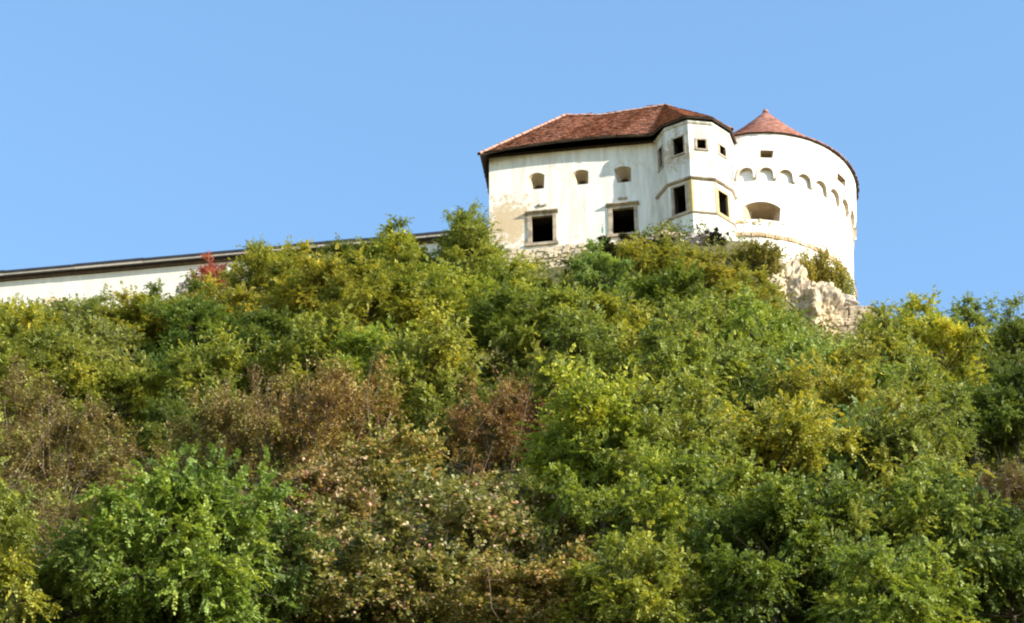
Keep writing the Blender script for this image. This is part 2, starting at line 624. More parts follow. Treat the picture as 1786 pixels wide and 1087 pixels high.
# rubble foundation under the front
fd = MB()
fd.box(-0.15, 9.9, -0.12, 0.5, -4.6, -0.78)
fnd = fd.build('foundation', M['mortar'], castle)
m = MB()
r2 = random.Random(3)
z = -4.4
while z < -0.75:
    h = r2.uniform(0.16, 0.30)
    u = -0.1
    while u < 9.8:
        wd = r2.uniform(0.2, 0.55)
        pr = r2.uniform(0.02, 0.16)
        j = lambda s=0.035: r2.uniform(-s, s)
        zz = z + j(0.05)
        m.box8([(u + j(), -0.13 - pr + j(), zz + j()), (u + wd + j(), -0.13 - pr + j(), zz + j()), (u + wd, -0.05, zz), (u, -0.05, zz),
                (u + j(), -0.13 - pr + j(), zz + h + j()), (u + wd + j(), -0.13 - pr + j(), zz + h + j()), (u + wd, -0.05, zz + h), (u, -0.05, zz + h)])
        u += wd + r2.uniform(0.02, 0.06)
    z += h + 0.03
o = m.build('rubble_stones', M['rubble'], castle)
o['kind'] = 'stuff'

# ------------------------------------------------------------ roof
EAVE = [(-0.45, 0.80, 5.98), (1.0, 0.80, 6.22), (2.5, 0.80, 6.33), (4.1, 0.80, 6.42), (6.2, 0.80, 6.46), (7.6, 0.80, 6.42),
        (8.9, 0.80, 6.30), (9.60, 0.75, 6.35), (10.22, 1.28, 6.47), (11.72, 1.88, 6.5), (13.2, 1.47, 6.52), (14.22, 0.22, 6.55),
        (14.5, -1.4, 6.55), (14.5, -9.5, 6.5), (-0.45, -9.5, 6.2)]
R0, RM, R1 = (4.02, -4.5, 12.84), (6.3, -4.5, 12.56), (10.16, -4.5, 12.9)
E_ = EAVE
roof_tris = []
roof_tris += [(E_[0], E_[1], R0), (E_[1], E_[2], R0), (E_[2], E_[3], R0)]
roof_tris += [(E_[3], E_[4], RM), (E_[3], RM, R0)]
roof_tris += [(E_[4], E_[5], RM), (E_[5], E_[6], R1), (E_[5], R1, RM), (E_[6], E_[7], R1)]
for k in range(7, 13):
    roof_tris.append((E_[k], E_[k + 1], R1))
roof_tris += [(E_[13], RM, R1), (E_[13], E_[14], RM), (E_[14], R0, RM), (E_[14], E_[0], R0)]
verts, faces = [], []
for t in roof_tris:
    k = len(verts)
    verts += [P(*p) for p in t]
    faces.append((k, k + 1, k + 2))
deck = mesh_obj('roof', verts, faces, M['old_wood'], castle)
fix_normals(deck)
bm = bmesh.new()
bm.from_mesh(deck.data)
if sum(f.normal.z for f in bm.faces) < 0:
    bmesh.ops.reverse_faces(bm, faces=bm.faces)
top = list(bm.faces)
res = bmesh.ops.solidify(bm, geom=top, thickness=0.10)
bm.to_mesh(deck.data)
bm.free()
deck['label'] = 'hipped red clay tile roof'


def tiles_on_triangles(name, tris, mat, parent, width=0.21, pitch=0.27, seed=1, lift=0.03):
    rr = random.Random(seed)
    verts, faces, val = [], [], []
    for t in tris:
        a, b, c = (Vector(p) for p in t)
        n = (b - a).cross(c - a).normalized()
        if n.z < 0: n = -n
        s = Vector((0, 0, 1)) - n * n.z
        s.normalize()                              # up the slope
        x = s.cross(n)
        pts2 = [((p - a).dot(x), (p - a).dot(s)) for p in (a, b, c)]
        y0, y1 = min(p[1] for p in pts2), max(p[1] for p in pts2)
        y = y0 - pitch * 0.5
        row = 0
        while y < y1:
            xs = []
            for k in range(3):
                (ax, ay), (bx, by) = pts2[k], pts2[(k + 1) % 3]
                yy = y + pitch * 0.5
                if (ay - yy) * (by - yy) < 0:
                    xs.append(ax + (bx - ax) * (yy - ay) / (by - ay))
            if len(xs) == 2:
                xa, xb = min(xs), max(xs)
                q = xa - rr.random() * width * 0.3 + (0.5 * width if row % 2 else 0)
                while q < xb:
                    jl = rr.uniform(-0.03, 0.03)
                    jt = rr.uniform(0, 0.025)
                    jx = rr.uniform(-0.01, 0.01)
                    w2, l2 = width * 0.48, pitch * 1.25
                    base = a + x * (q + jx) + s * (y + jl)
                    k0 = len(verts)
                    lo, hi = lift + 0.035 + jt, lift
                    for dx in (-w2, w2):
                        for dl, hh in ((0, lo), (l2, hi)):
                            p = base + x * dx + s * dl + n * hh
                            verts.append(p)
                    for dx in (-w2, w2):
                        p = base + x * dx + n * (lo - 0.035)
                        verts.append(p)
                    faces += [(k0, k0 + 2, k0 + 3, k0 + 1), (k0, k0 + 4, k0 + 5, k0 + 2)]
                    v = min(1, max(0, rr.gauss(0.5, 0.22)))
                    val += [v] * 6
                    q += width
            y += pitch
            row += 1
    o = mesh_obj(name, verts, faces, mat, parent)
    at = o.data.attributes.new('v', 'FLOAT', 'POINT')
    at.data.foreach_set('value', val)
    o['kind'] = 'stuff'
    return o


tiles_on_triangles('clay_tiles', [[P(*p) for p in t] for t in roof_tris], M['tile'], deck, seed=5)


def ridge_tiles(line, parent, name='ridge_tile', step=0.42, rad=0.13, seed=0):
    me = None
    rr = random.Random(seed)
    for a, b in zip(line[:-1], line[1:]):
        a, b = Vector(P(*a)), Vector(P(*b))
        d = b - a
        k = max(1, int(d.length / step))
        for j in range(k):
            if me is None:
                m = MB()
                prof = [(rad * math.cos(t), rad * math.sin(t)) for t in np.linspace(-0.25, math.pi + 0.25, 7)]
                prof2 = [(p[0] * 0.78, p[1] * 0.78) for p in reversed(prof)]
                ring = prof + prof2
                m.loft([[(p[0] * s, y, p[1] * s) for p in ring] for y, s in ((0, 1.08), (step * 1.08, 0.92))])
                o = m.build(name, M['ridge'], parent)
                me = o.data
            else:
                o = link(bpy.data.objects.new(name, me), parent)
            p = a + d * (j / k)
            y = d.normalized()
            x = y.cross(Vector((0, 0, 1))).normalized()
            z = x.cross(y)
            mt = Matrix((x, y, z)).transposed().to_4x4()
            o.matrix_local = Matrix.Translation(p + z * 0.02 + x * rr.uniform(-0.02, 0.02)) @ mt @ Matrix.Rotation(rr.uniform(-0.08, 0.08), 4, 'Y')


ridge_tiles([E_[0], R0], deck, seed=1)
ridge_tiles([R0, RM, R1], deck, seed=2)
ridge_tiles([E_[11], R1], deck, seed=3)

# rafter ends under the front eaves
for k in range(16):
    u = -0.2 + k * 0.62
    z = np.interp(u, [e[0] for e in EAVE[:8]], [e[2] for e in EAVE[:8]])
    m = MB()
    m.box8([(u, -0.45, z + 0.16), (u + 0.11, -0.45, z + 0.16), (u + 0.11, -0.04, z + 0.66), (u, -0.04, z + 0.66),
            (u, -0.45, z + 0.30), (u + 0.11, -0.45, z + 0.30), (u + 0.11, -0.04, z + 0.80), (u, -0.04, z + 0.80)])
    m.build('rafter', M['old_wood'], deck)
m = MB()
m.box(-0.3, 9.7, -0.03, 0.2, 6.3, 6.52)
m.build('wall_plate', M['old_wood'], castle)

# ---------------------------------------------------------------- round tower
TW = -6.6
tower = empty('round_tower', ORIGIN + UX * 14.6 + NX * TW, -YAW)
tag(tower, 'tall white round tower with conical red roof and a ring of corbel arches', 'tower')


def tcen(z):
    return 14.11 + (15.6 - 14.11) * (z + 0.68) / 8.03


def rout(z):
    return 6.5 + (5.56 - 6.5) * (z + 0.68) / 8.03


def T(th, r, z):
    """tower point (local to the tower): angle from the castle front's normal, radius, height"""
    u = tcen(z) + r * math.sin(th)
    return (u - 14.6, -(r * math.cos(th)), z - 0.045 * (u - 14.8))


def rlow(z):
    return np.interp(z, [-0.68, 4.5], [6.34, 5.62])


def ring_solid(name, zs, ro, ri, mat, n=128, parent=tower, smooth=False):
    m = MB()
    rows = [[T(2 * math.pi * k / n, ro(z), z) for k in range(n)] for z in zs]
    rows += [[T(2 * math.pi * k / n, ri, z) for k in range(n)] for z in reversed(zs)]
    k0 = len(m.v)
    for r_ in rows: m.v += r_
    nr = len(rows)
    for j in range(nr):
        for i in range(n):
            i2, j2 = (i + 1) % n, (j + 1) % nr
            m.f.append((j * n + i, j * n + i2, j2 * n + i2, j2 * n + i))
    return fix_normals(m.build(name, mat, parent))


def tower_cut(o, spec):
    m = MB()
    for rings in spec:
        m.loft([[T(R(th), r, z) for th, z in poly] for r, poly in rings])
    c = m.build('cut', M['tower_plaster'], tower)
    boolean(o, c)
    drop(c)


drum = ring_solid('drum', [-1.0, 1.5, 4.66], rlow, 4.4, M['tower_plaster'])
emb = arch_poly(-2.2, 21.6, 0.42, 1.98, 0.55, 10)
emb_in = arch_poly(5.0, 19.0, 0.50, 1.72, 0.12, 10)
emb_in2 = arch_poly(6.0, 18.5, 0.45, 1.55, 0.10, 10)
tower_cut(drum, [[(6.6, emb), (5.3, emb_in), (4.2, emb_in2)]])
upper = ring_solid('upper_drum', [4.62, 6.0, 7.25], rout, 4.4, M['tower_plaster'])
lp = lambda a, b, c, d: [(a, c), (b, c), (b, d), (a, d)]
tower_cut(upper, [[(6.2, lp(3.3, 12.8, 5.12, 5.76)), (5.0, lp(6.0, 10.2, 5.3, 5.85)), (4.2, lp(6.0, 10.2, 5.3, 5.85))],
                  [(6.2, lp(55.0, 66.4, 5.22, 5.86)), (5.0, lp(57.5, 63.2, 5.35, 5.9)), (4.2, lp(57.5, 63.2, 5.35, 5.9))],
                  [(6.2, lp(100.0, 110, 5.22, 5.86)), (4.2, lp(102, 108.2, 5.35, 5.9))]])
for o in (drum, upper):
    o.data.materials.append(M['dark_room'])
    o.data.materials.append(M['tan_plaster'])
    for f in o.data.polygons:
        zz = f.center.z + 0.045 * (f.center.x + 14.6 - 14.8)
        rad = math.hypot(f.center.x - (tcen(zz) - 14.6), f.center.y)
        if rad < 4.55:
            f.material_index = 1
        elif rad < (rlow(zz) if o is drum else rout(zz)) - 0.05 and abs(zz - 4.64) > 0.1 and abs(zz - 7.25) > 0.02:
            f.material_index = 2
m = MB()
n = 48
m.loft([[T(2 * math.pi * k / n, 4.45, z) for k in range(n)] for z in (3.2, 3.4)])
m.build('timber_floor', M['dark_room'], tower)

# corbel arches, one by one
step = 11.25
for k in range(32):
    t0 = -1.8 + k * step - step / 2
    if 120 < t0 % 360 < 300:
        continue
    m = MB()
    nn = 12
    oo, ii, ot, it = [], [], [], []
    for j in range(nn + 1):
        s = j / nn
        th = R(t0 + s * step)
        e = min(s, 1 - s)
        if e < 0.09:
            zb = 3.62 + 0.9 * e
        else:
            q = (s - 0.5) / 0.41
            zb = 3.80 + 0.62 * math.sqrt(max(0, 1 - q * q))
        ro_ = rout(zb) - (0.16 * max(0, 1 - e / 0.09) if e < 0.09 else 0)
        oo.append(T(th, ro_, zb))
        ii.append(T(th, rlow(zb) - 0.05, zb - (0.14 if e < 0.09 else 0.03)))
        ot.append(T(th, rout(4.64), 4.64))
        it.append(T(th, rlow(4.6) - 0.05, 4.64))
    base = 0
    m.v = oo + ii + ot + it
    q = nn + 1
    for j in range(nn):
        m.f += [(j, j + 1, 2 * q + j + 1, 2 * q + j), (q + j, q + j + 1, j + 1, j), (2 * q + j, 2 * q + j + 1, 3 * q + j + 1, 3 * q + j),
                (3 * q + j, 3 * q + j + 1, q + j + 1, q + j)]
    m.f += [(0, 2 * q, 3 * q, q), (nn, q + nn, 3 * q + nn, 2 * q + nn)]
    o = mesh_obj('corbel_arch', m.v, m.f, [M['tower_plaster'], M['tan_plaster']], tower, mat_index=[1 if k % 4 == 1 and k < 4 * nn else 0 for k in range(len(m.f))])
    fix_normals(o)

# stone string course in separate blocks, and the battered foot
for k in range(150):
    t0, t1 = -30 + k * 1.7, -30 + (k + 1) * 1.7 - 0.12
    if t0 > 130:
        break
    rr = random.Random(k)
    pr = rr.uniform(0.10, 0.18)
    dz = rr.uniform(-0.03, 0.03)
    m = MB()
    zz = -0.98 + dz, -0.68 + dz
    m.box8([T(R(t0), rlow(-.7) + pr, zz[0]), T(R(t1), rlow(-.7) + pr, zz[0]), T(R(t1), 6.1, zz[0]), T(R(t0), 6.1, zz[0]),
            T(R(t0), rlow(-.7) + pr * 0.8, zz[1]), T(R(t1), rlow(-.7) + pr * 0.8, zz[1]), T(R(t1), 6.1, zz[1]), T(R(t0), 6.1, zz[1])])
    fix_normals(m.build('string_course_stone', M['brick_band'], tower))
foot = ring_solid('foot', [-7.0, -3.2, -0.9], lambda z: np.interp(z, [-7.0, -3.2, -0.9], [6.9, 6.62, 6.4]), 4.4, M['tower_plaster'])

# crumbling stones on the embrasure sill
rr = random.Random(12)
m = MB()
for k in range(26):
    th = -2 + 25 * rr.random()
    z0 = rr.uniform(0.0, 0.34)
    s = rr.uniform(0.5, 1.5)
    h = rr.uniform(0.06, 0.14)
    r0 = rlow(z0)
    m.box8([T(R(th), r0 + 0.04, z0), T(R(th + s), r0 + 0.03, z0), T(R(th + s), r0 - 0.1, z0), T(R(th), r0 - 0.1, z0),
            T(R(th + .1), r0 + 0.03, z0 + h), T(R(th + s - .1), r0 + 0.02, z0 + h), T(R(th + s), r0 - 0.1, z0 + h), T(R(th), r0 - 0.1, z0 + h)])
o = fix_normals(m.build('bared_stones', M['warm_stone'], tower))
o['kind'] = 'stuff'


# conical roof
def cone_pt(th, f, lift=0.0):
    """f: 0 at the eaves, 1 at the peak"""
    r = 5.68 * (1 - f)
    z = 7.22 + 6.3 * (0.80 * f + 0.20 * f * f)
    u = 15.62 + 0.55 * f + r * math.sin(th)
    return Vector((u - 14.6, -r * math.cos(th), z - 0.045 * (u - 14.8) * (1 - f) + lift))


n = 72
m = MB()
rows = [[cone_pt(2 * math.pi * k / n, f) for k in range(n)] for f in (0, 0.15, 0.3, 0.5, 0.7, 0.85, 0.97)]
low = [[Vector((p.x, p.y, p.z - 0.05)) for p in rows[0]], [Vector((p.x * 0.9, p.y * 0.9, p.z - 0.02)) for p in rows[0]]]
m.loft(list(reversed(low)) + rows)
tdeck = fix_normals(m.build('roof', M['old_wood'], tower))
rr = random.Random(4)
verts, faces, val = [], [], []
nrow = 34
for j in range(nrow):
    f0, f1 = j / nrow * 0.985, min(1, (j + 1.3) / nrow * 0.985)
    circ = 2 * math.pi * 5.8 * (1 - f0)
    cnt = max(8, int(circ / 0.23))
    for k in range(cnt):
        a0 = 2 * math.pi * (k + 0.5 * (j % 2)) / cnt
        a1 = a0 + 2 * math.pi / cnt * 0.93
        jl = rr.uniform(-0.006, 0.006)
        lf = 0.06 + rr.uniform(0, 0.03)
        k0 = len(verts)
        verts += [cone_pt(a0, max(-0.012, f0 + jl - 0.008), lf), cone_pt(a1, max(-0.012, f0 + jl - 0.008), lf), cone_pt(a1, f1, 0.02), cone_pt(a0, f1, 0.02),
                  cone_pt(a0, max(-0.012, f0 + jl - 0.008), lf - 0.06), cone_pt(a1, max(-0.012, f0 + jl - 0.008), lf - 0.06)]
        faces += [(k0, k0 + 1, k0 + 2, k0 + 3), (k0, k0 + 4, k0 + 5, k0 + 1)]
        val += [min(1, max(0, rr.gauss(0.5, 0.22)))] * 6
o = mesh_obj('clay_tiles', verts, faces, M['tower_tile'], tdeck)
o.data.attributes.new('v', 'FLOAT', 'POINT').data.foreach_set('value', val)
o['kind'] = 'stuff'
pk = cone_pt(0, 0.985)
m = MB()
m.tube([(pk.x, pk.y, pk.z - 0.1), (pk.x, pk.y, pk.z + 0.08), (pk.x, pk.y, pk.z + 0.16)], [0.2, 0.17, 0.08], 8)
m.build('finial', M['ridge'], tdeck)

# ---------------------------------------------------------------- curtain wall
cwall = empty('curtain_wall', ORIGIN + UX * -20 + NX * -1.5, -YAW)
tag(cwall, 'long white curtain wall with dark roof edge running away from the castle', 'wall')
m = MB()
m.box(-30, 20.5, 0, 0.9, -5, 1.62)
m.build('masonry', M['wall_plaster'], cwall)
for k in range(12):
    a = -30 + k * 4.2
    sag = 0.022 * math.sin(k * 2.3) + 0.012 * math.sin(k * 5.1)
    m = MB()
    m.box(a, a + 4.19, -0.12, 0.4, 1.54 + 0.015 * (k % 2), 1.84)
    m.build('wall_plate', M['plate_wood'], cwall)
    m = MB()
    m.box(a + 0.01, a + 4.18, -0.44, -0.38, 1.70 + 0.012 * ((k * 7) % 3), 1.885)
    m.build('fascia_board', M['pale_wood'], cwall)
    m = MB()
    m.box8([(a, -0.49, 1.89 + sag), (a + 4.195, -0.49, 1.89 + sag), (a + 4.195, 1.4, 2.75 + sag), (a, 1.4, 2.75 + sag),
            (a, -0.49, 2.0 + sag), (a + 4.195, -0.49, 2.0 + sag), (a + 4.195, 1.4, 2.92 + sag), (a, 1.4, 2.92 + sag)])
    m.build('roof_panel', M['slate'], cwall)
    m = MB()
    m.box(a, a + 4.195, -0.50, -0.43, 1.875 + sag, 2.01 + sag)
    m.build('gutter_board', M['slate'], cwall)

# ---------------------------------------------------------------- rocks
def rock_mesh(name, sx, sy, sz, seed, mat, sub=5, rough=0.55):
    bm = bmesh.new()
    bmesh.ops.create_icosphere(bm, subdivisions=sub, radius=1.0)
    off = Vector((seed * 3.7, seed * 1.9, seed * 5.3))
    rs = random.Random(seed)
    planes = [(Vector((rs.gauss(0, 1), rs.gauss(0, 1), rs.gauss(0, 1))).normalized(), rs.uniform(0.55, 0.9)) for _ in range(22)]
    for v in bm.verts:
        d = v.co.normalized()
        r = 1.0
        for n, k in planes:
            c = d.dot(n)
            if c > 0.05:
                r = min(r, k / c)
        r *= 1 + rough * noise.fractal(d * 2.2 + off, 0.9, 2.1, 5) * 0.6
        r *= 1 + 0.12 * abs(noise.noise(d * 7 + off))
        v.co = Vector((d.x * r * sx, d.y * r * sy, d.z * r * sz))
    me = bpy.data.meshes.new(name)
    bm.to_mesh(me)
    bm.free()
    me.materials.append(mat)
    return me


def rock(name, u, w, z, s, seed, label, mat='rock', rot=0.0, group=None):
    o = bpy.data.objects.new(name, rock_mesh(name, *s, seed, M[mat]))
    o.location = ORIGIN + UX * u + NX * w + Vector((0, 0, z))
    o.rotation_euler = (0, 0.15 * math.sin(seed), rot)
    link(o)
    return tag(o, label, 'rock', group)


rock('pale_crag', 16.6, 2.1, -7.4, (1.6, 1.4, 2.9), 1, 'tall pale limestone crag standing in the green below the round tower')
rock('pale_crag', 17.9, 2.0, -8.4, (1.8, 1.2, 2.2), 2, 'lower pale limestone crag joined to the masonry ledge')
rock('grey_rock', 19.0, 0.2, -6.5, (1.5, 0.9, 0.7), 3, 'jagged grey rock wedged above the masonry ledge at the tower foot', 'grey_rock')
rock('bay_rock', 10.3, 1.3, -2.2, (1.5, 0.9, 0.9), 4, 'tan rock under the shaded side of the corner bay')
rock('bay_rock', 12.2, 1.9, -2.9, (1.4, 0.9, 0.9), 5, 'grey rock under the middle of the corner bay', 'grey_rock')
rock('slope_rock', 11.3, 3.2, -5.2, (0.4, 0.4, 0.5), 6, 'small pinkish rock showing among the leaves below the bay')
rock('wall_rock', -8.5, -0.6, -0.2, (1.0, 0.7, 1.2), 7, 'grey rock at the foot of the curtain wall near the castle', 'grey_rock')
rock('wall_rock', -25.4, -0.2, -1.9, (1.1, 0.8, 1.0), 8, 'pale broken rock below the sunlit stretch of the curtain wall')
rock('wall_rock', -17.3, -0.9, -0.6, (1.3, 0.7, 0.8), 9, 'grey rubble heap against the curtain wall beside the red shrub', 'grey_rock')

# masonry ledge under the tower foot: every block its own piece
ledge = empty('masonry_ledge', ORIGIN + UX * 19.2 + NX * 1.2 + Vector((0, 0, -9.9)), -YAW)
tag(ledge, 'pale ledge of rough stone blocks below the right foot of the round tower', 'wall')
rr = random.Random(21)
blocks = []
for s in range(4):
    bm = bmesh.new()
    bmesh.ops.create_cube(bm, size=1.0)
    bmesh.ops.bevel(bm, geom=bm.edges[:], offset=0.07, segments=1, affect='EDGES')
    for v in bm.verts:
        v.co += Vector((rr.uniform(-.05, .05), rr.uniform(-.05, .05), rr.uniform(-.05, .05)))
    me = bpy.data.meshes.new('stone_block')
    bm.to_mesh(me)
    bm.free()
    me.materials.append(M['rock'])
    blocks.append(me)
z = 0.0
for row in range(9):
    h = rr.uniform(0.26, 0.46)
    u = -2.0 + 0.12 * row + rr.uniform(-0.15, 0.1)
    while u < 1.5:
        wd = rr.uniform(0.4, 0.95)
        o = link(bpy.data.objects.new('stone_block', rr.choice(blocks)), ledge)
        o.scale = (wd - 0.03, 0.8, h - 0.02)
        o.location = (u + wd / 2, 0.12 * row + rr.uniform(-0.07, 0.07) + 0.02 * (u ** 2), z + h / 2)
        o.rotation_euler = (rr.uniform(-.04, .04), rr.uniform(-.05, .05), rr.uniform(-.1, .1))
        u += wd
    z += h
# ---------------------------------------------------------------- foliage
def unit(a):
    return a / np.maximum(np.linalg.norm(a, axis=-1, keepdims=True), 1e-9)


def fronds_to_mesh(name, B, D, Ln, V, leaflets, lw, mat, r, droop=0.35, ratio=0.42, jit=0.06):
    """compound leaves: rachis from B along D, leaflets in pairs, every leaflet one rhombus"""
    n = len(B)
    up = np.array([0, 0, 1.0])
    S = unit(np.cross(D, up + r.normal(0, 0.35, (n, 3))))
    U = np.cross(S, D)
    verts, vals = [], []
    for j in range(leaflets):
        t = (j // 2 + 1) / (leaflets // 2 + 1)
        sg = 1 if j % 2 else -1
        last = j == leaflets - 1
        t = 1.0 if last else t
        p = B + D * (Ln * t)[:, None]
        p[:, 2] -= droop * Ln * t * t
        ax = D * (1.0 if last else 0.45) + (0 if last else sg) * S + r.normal(0, 0.18, (n, 3))
        ax[:, 2] -= 0.25
        ax = unit(ax)
        l = (lw * (0.75 + 0.5 * r.random(n)) * (1 - 0.25 * abs(t - 0.5)))[:, None]
        wd = unit(np.cross(ax, U + r.normal(0, 0.45, (n, 3)))) * l * ratio
        mid = p + ax * l * 0.45
        verts.append(np.stack([p, mid + wd, p + ax * l, mid - wd], 1))
        vals.append(np.clip(V + r.normal(0, jit, n), 0, 1))
    verts = np.concatenate(verts, 0).reshape(-1, 3)
    vals = np.repeat(np.concatenate(vals, 0), 4)
    return quads_mesh(name, verts, vals, mat)


def quads_mesh(name, verts, vals, mat):
    nq = len(verts) // 4
    me = bpy.data.meshes.new(name)
    me.vertices.add(nq * 4)
    me.vertices.foreach_set('co', verts.astype(np.float32).ravel())
    me.loops.add(nq * 4)
    me.loops.foreach_set('vertex_index', np.arange(nq * 4, dtype=np.int32))
    me.polygons.add(nq)
    me.polygons.foreach_set('loop_start', np.arange(0, nq * 4, 4, dtype=np.int32))
    me.update(calc_edges=True)
    at = me.attributes.new('v', 'FLOAT', 'POINT')
    at.data.foreach_set('value', vals.astype(np.float32))
    me.materials.append(mat)
    return me


def limb(mb, a, b, r0, r1, r, sides=5, sag=0.12, segs=4):
    a, b = np.array(a, float), np.array(b, float)
    k = r.normal(0, sag, 3) * np.linalg.norm(b - a)
    pts, rad = [], []
    for i in range(segs + 1):
        t = i / segs
        pts.append(a + (b - a) * t + k * math.sin(math.pi * t) * 0.6)
        rad.append(r0 + (r1 - r0) * t)
    mb.tube(pts, rad, sides)


def clump_centres(n, rx, rz, zc, r, inner=0.35, low=0.6):
    d = unit(r.normal(0, 1, (n, 3)))
    d[:, 2] = np.where(d[:, 2] < -low, -d[:, 2] * 0.6, d[:, 2])
    q = inner + (1 - inner) * r.random(n) ** 0.6
    lump = 1 + 0.22 * np.sin(3 * np.arctan2(d[:, 1], d[:, 0]) + r.random() * 6) + 0.12 * r.normal(0, 1, n)
    c = d * (q * lump)[:, None] * np.array([rx, rx, rz])
    c[:, 2] += zc
    return c, d


def tree_proto(name, seed, nclump=46, twigs=13, per=7, rx=2.1, rz=2.0, zc=3.6, frond=0.30, leaflets=11, lw=0.085,
               mat=None, clump_r=0.75, bark='bark', stems=1, inner=0.35, flat=0.5, vspread=0.16, low=0.8, wr=1.0, jit=0.06, vmean=0.46):
    """a tree of width about 5 m: tapered trunk with limbs to every clump, leaves on twigs round each clump"""
    r = np.random.default_rng(seed)
    C, Dc = clump_centres(nclump, rx, rz, zc, r, inner, low)
    wood = MB()
    tops = []
    for s in range(stems):
        off = r.normal(0, 0.35, 2) * (stems > 1)
        fork = np.array([off[0] * 2.6, off[1] * 2.6, zc - rz * (0.55 if stems == 1 else 0.6) + r.normal(0, 0.1)])
        limb(wood, (off[0], off[1], -0.6), fork, 0.15 * wr, 0.10 * wr, r, 7, 0.05)
        top = np.array([fork[0] * (1 + 0.6 * (stems > 1)) + r.normal(0, 0.3), fork[1] * (1 + 0.6 * (stems > 1)) + r.normal(0, 0.3), zc + rz * 0.75])
        limb(wood, fork, top, 0.10 * wr, 0.025 * wr, r, 6, 0.08, 5)
        tops.append((fork, top))
    Bs, Ds, Ls, Vs = [], [], [], []
    for i in range(nclump):
        c = C[i]
        fork, top = min(tops, key=lambda ft: np.hypot(*(ft[0][:2] - c[:2])))
        t = np.clip((c[2] - fork[2]) / max(0.3, (top[2] - fork[2])) - 0.25, 0.0, 0.85)
        a = fork + (top - fork) * t
        limb(wood, a, c, 0.04 * wr, 0.012 * wr ** 0.5, r, 4, 0.10, 4)
        size = r.uniform(0.6, 1.4)
        cv = np.clip(vmean + r.normal(0, vspread) + (0.35 if vmean > 0.45 and r.random() < 0.04 else 0), 0.05, 0.97)
        for k in range(twigs):
            d = unit(Dc[i] * 0.55 + r.normal(0, 0.75, 3) * np.array([1, 1, flat]) + np.array([0, 0, 0.18]))
            ln = clump_r * size * (0.5 + 0.8 * r.random())
            e = c + d * ln
            limb(wood, c, e, 0.012 * wr ** 0.5, 0.004, r, 3, 0.12, 2)
            for q in range(per):
                s = (q + 0.6) / per
                p = c + (e - c) * s
                az = r.normal(0, 1, 3)
                dd = unit(d * 0.55 + unit(az) * 0.85 + np.array([0, 0, 0.12]))
                if q == per - 1: dd = unit(d + 0.3 * az)
                Bs.append(p); Ds.append(dd); Ls.append(frond * (0.7 + 0.6 * r.random())); Vs.append(np.clip(cv + r.normal(0, 0.13), 0, 1))
    crown = fronds_to_mesh(name + '_crown', np.array(Bs), np.array(Ds), np.array(Ls), np.array(Vs), leaflets, lw, mat, r, jit=jit)
    me = bpy.data.meshes.new(name + '_trunk')
    me.from_pydata(wood.v, [], wood.f)
    me.materials.append(M[bark])
    return me, crown


def shrub_proto(name, seed, n_stem=46, height=4.2, spread=1.9, twigs=7, leaves=9, lw=0.085, mat=None, bark='pale_bark', thin=0.018, tip=1.0, base=0.4):
    """many upright stems fanning from the ground, small single leaves along fine twigs"""
    r = np.random.default_rng(seed)
    wood = MB()
    P0, Dx, V = [], [], []
    for s in range(n_stem):
        az = r.random() * 2 * math.pi
        lean = spread * math.sqrt(r.random())
        b = np.array([math.cos(az) * lean * base, math.sin(az) * lean * base, -0.3])
        h = height * (0.62 + 0.38 * r.random()) * math.sqrt(max(0.2, 1 - (lean / spread) ** 2 * 0.55))
        e = np.array([math.cos(az) * lean, math.sin(az) * lean, h])
        limb(wood, b, e, thin, thin * 0.3, r, 4, 0.05, 5)
        sv = np.clip(0.5 + r.normal(0, 0.2), 0, 1)
        for k in range(twigs):
            t = 0.25 + 0.75 * (k + r.random()) / twigs
            a = b + (e - b) * t
            d = unit(unit(e - b) * 0.8 + r.normal(0, 0.6, 3) + np.array([0, 0, 0.2]))
            ln = 0.35 + 0.55 * r.random()
            limb(wood, a, a + d * ln, thin * 0.45, thin * 0.15, r, 3, 0.1, 2)
            for q in range(leaves):
                P0.append(a + d * ln * (q + r.random()) / leaves + r.normal(0, 0.03, 3))
                Dx.append(unit(d * 0.4 + r.normal(0, 0.8, 3)))
                V.append(np.clip(sv + r.normal(0, 0.22), 0, 1))
    P0, Dx, V = np.array(P0), np.array(Dx), np.array(V)
    n = len(P0)
    l = (lw * (0.6 + 0.8 * r.random(n)))[:, None]
    wd = unit(np.cross(Dx, np.array([0, 0, 1.0]) + r.normal(0, 0.6, (n, 3)))) * l * 0.38
    mid = P0 + Dx * l * 0.5
    verts = np.stack([P0, mid + wd, P0 + Dx * l, mid - wd], 1).reshape(-1, 3)
    crown = quads_mesh(name + '_crown', verts, np.repeat(V, 4), mat)
    me = bpy.data.meshes.new(name + '_trunk')
    me.from_pydata(wood.v, [], wood.f)
    me.materials.append(M[bark])
    return me, crown


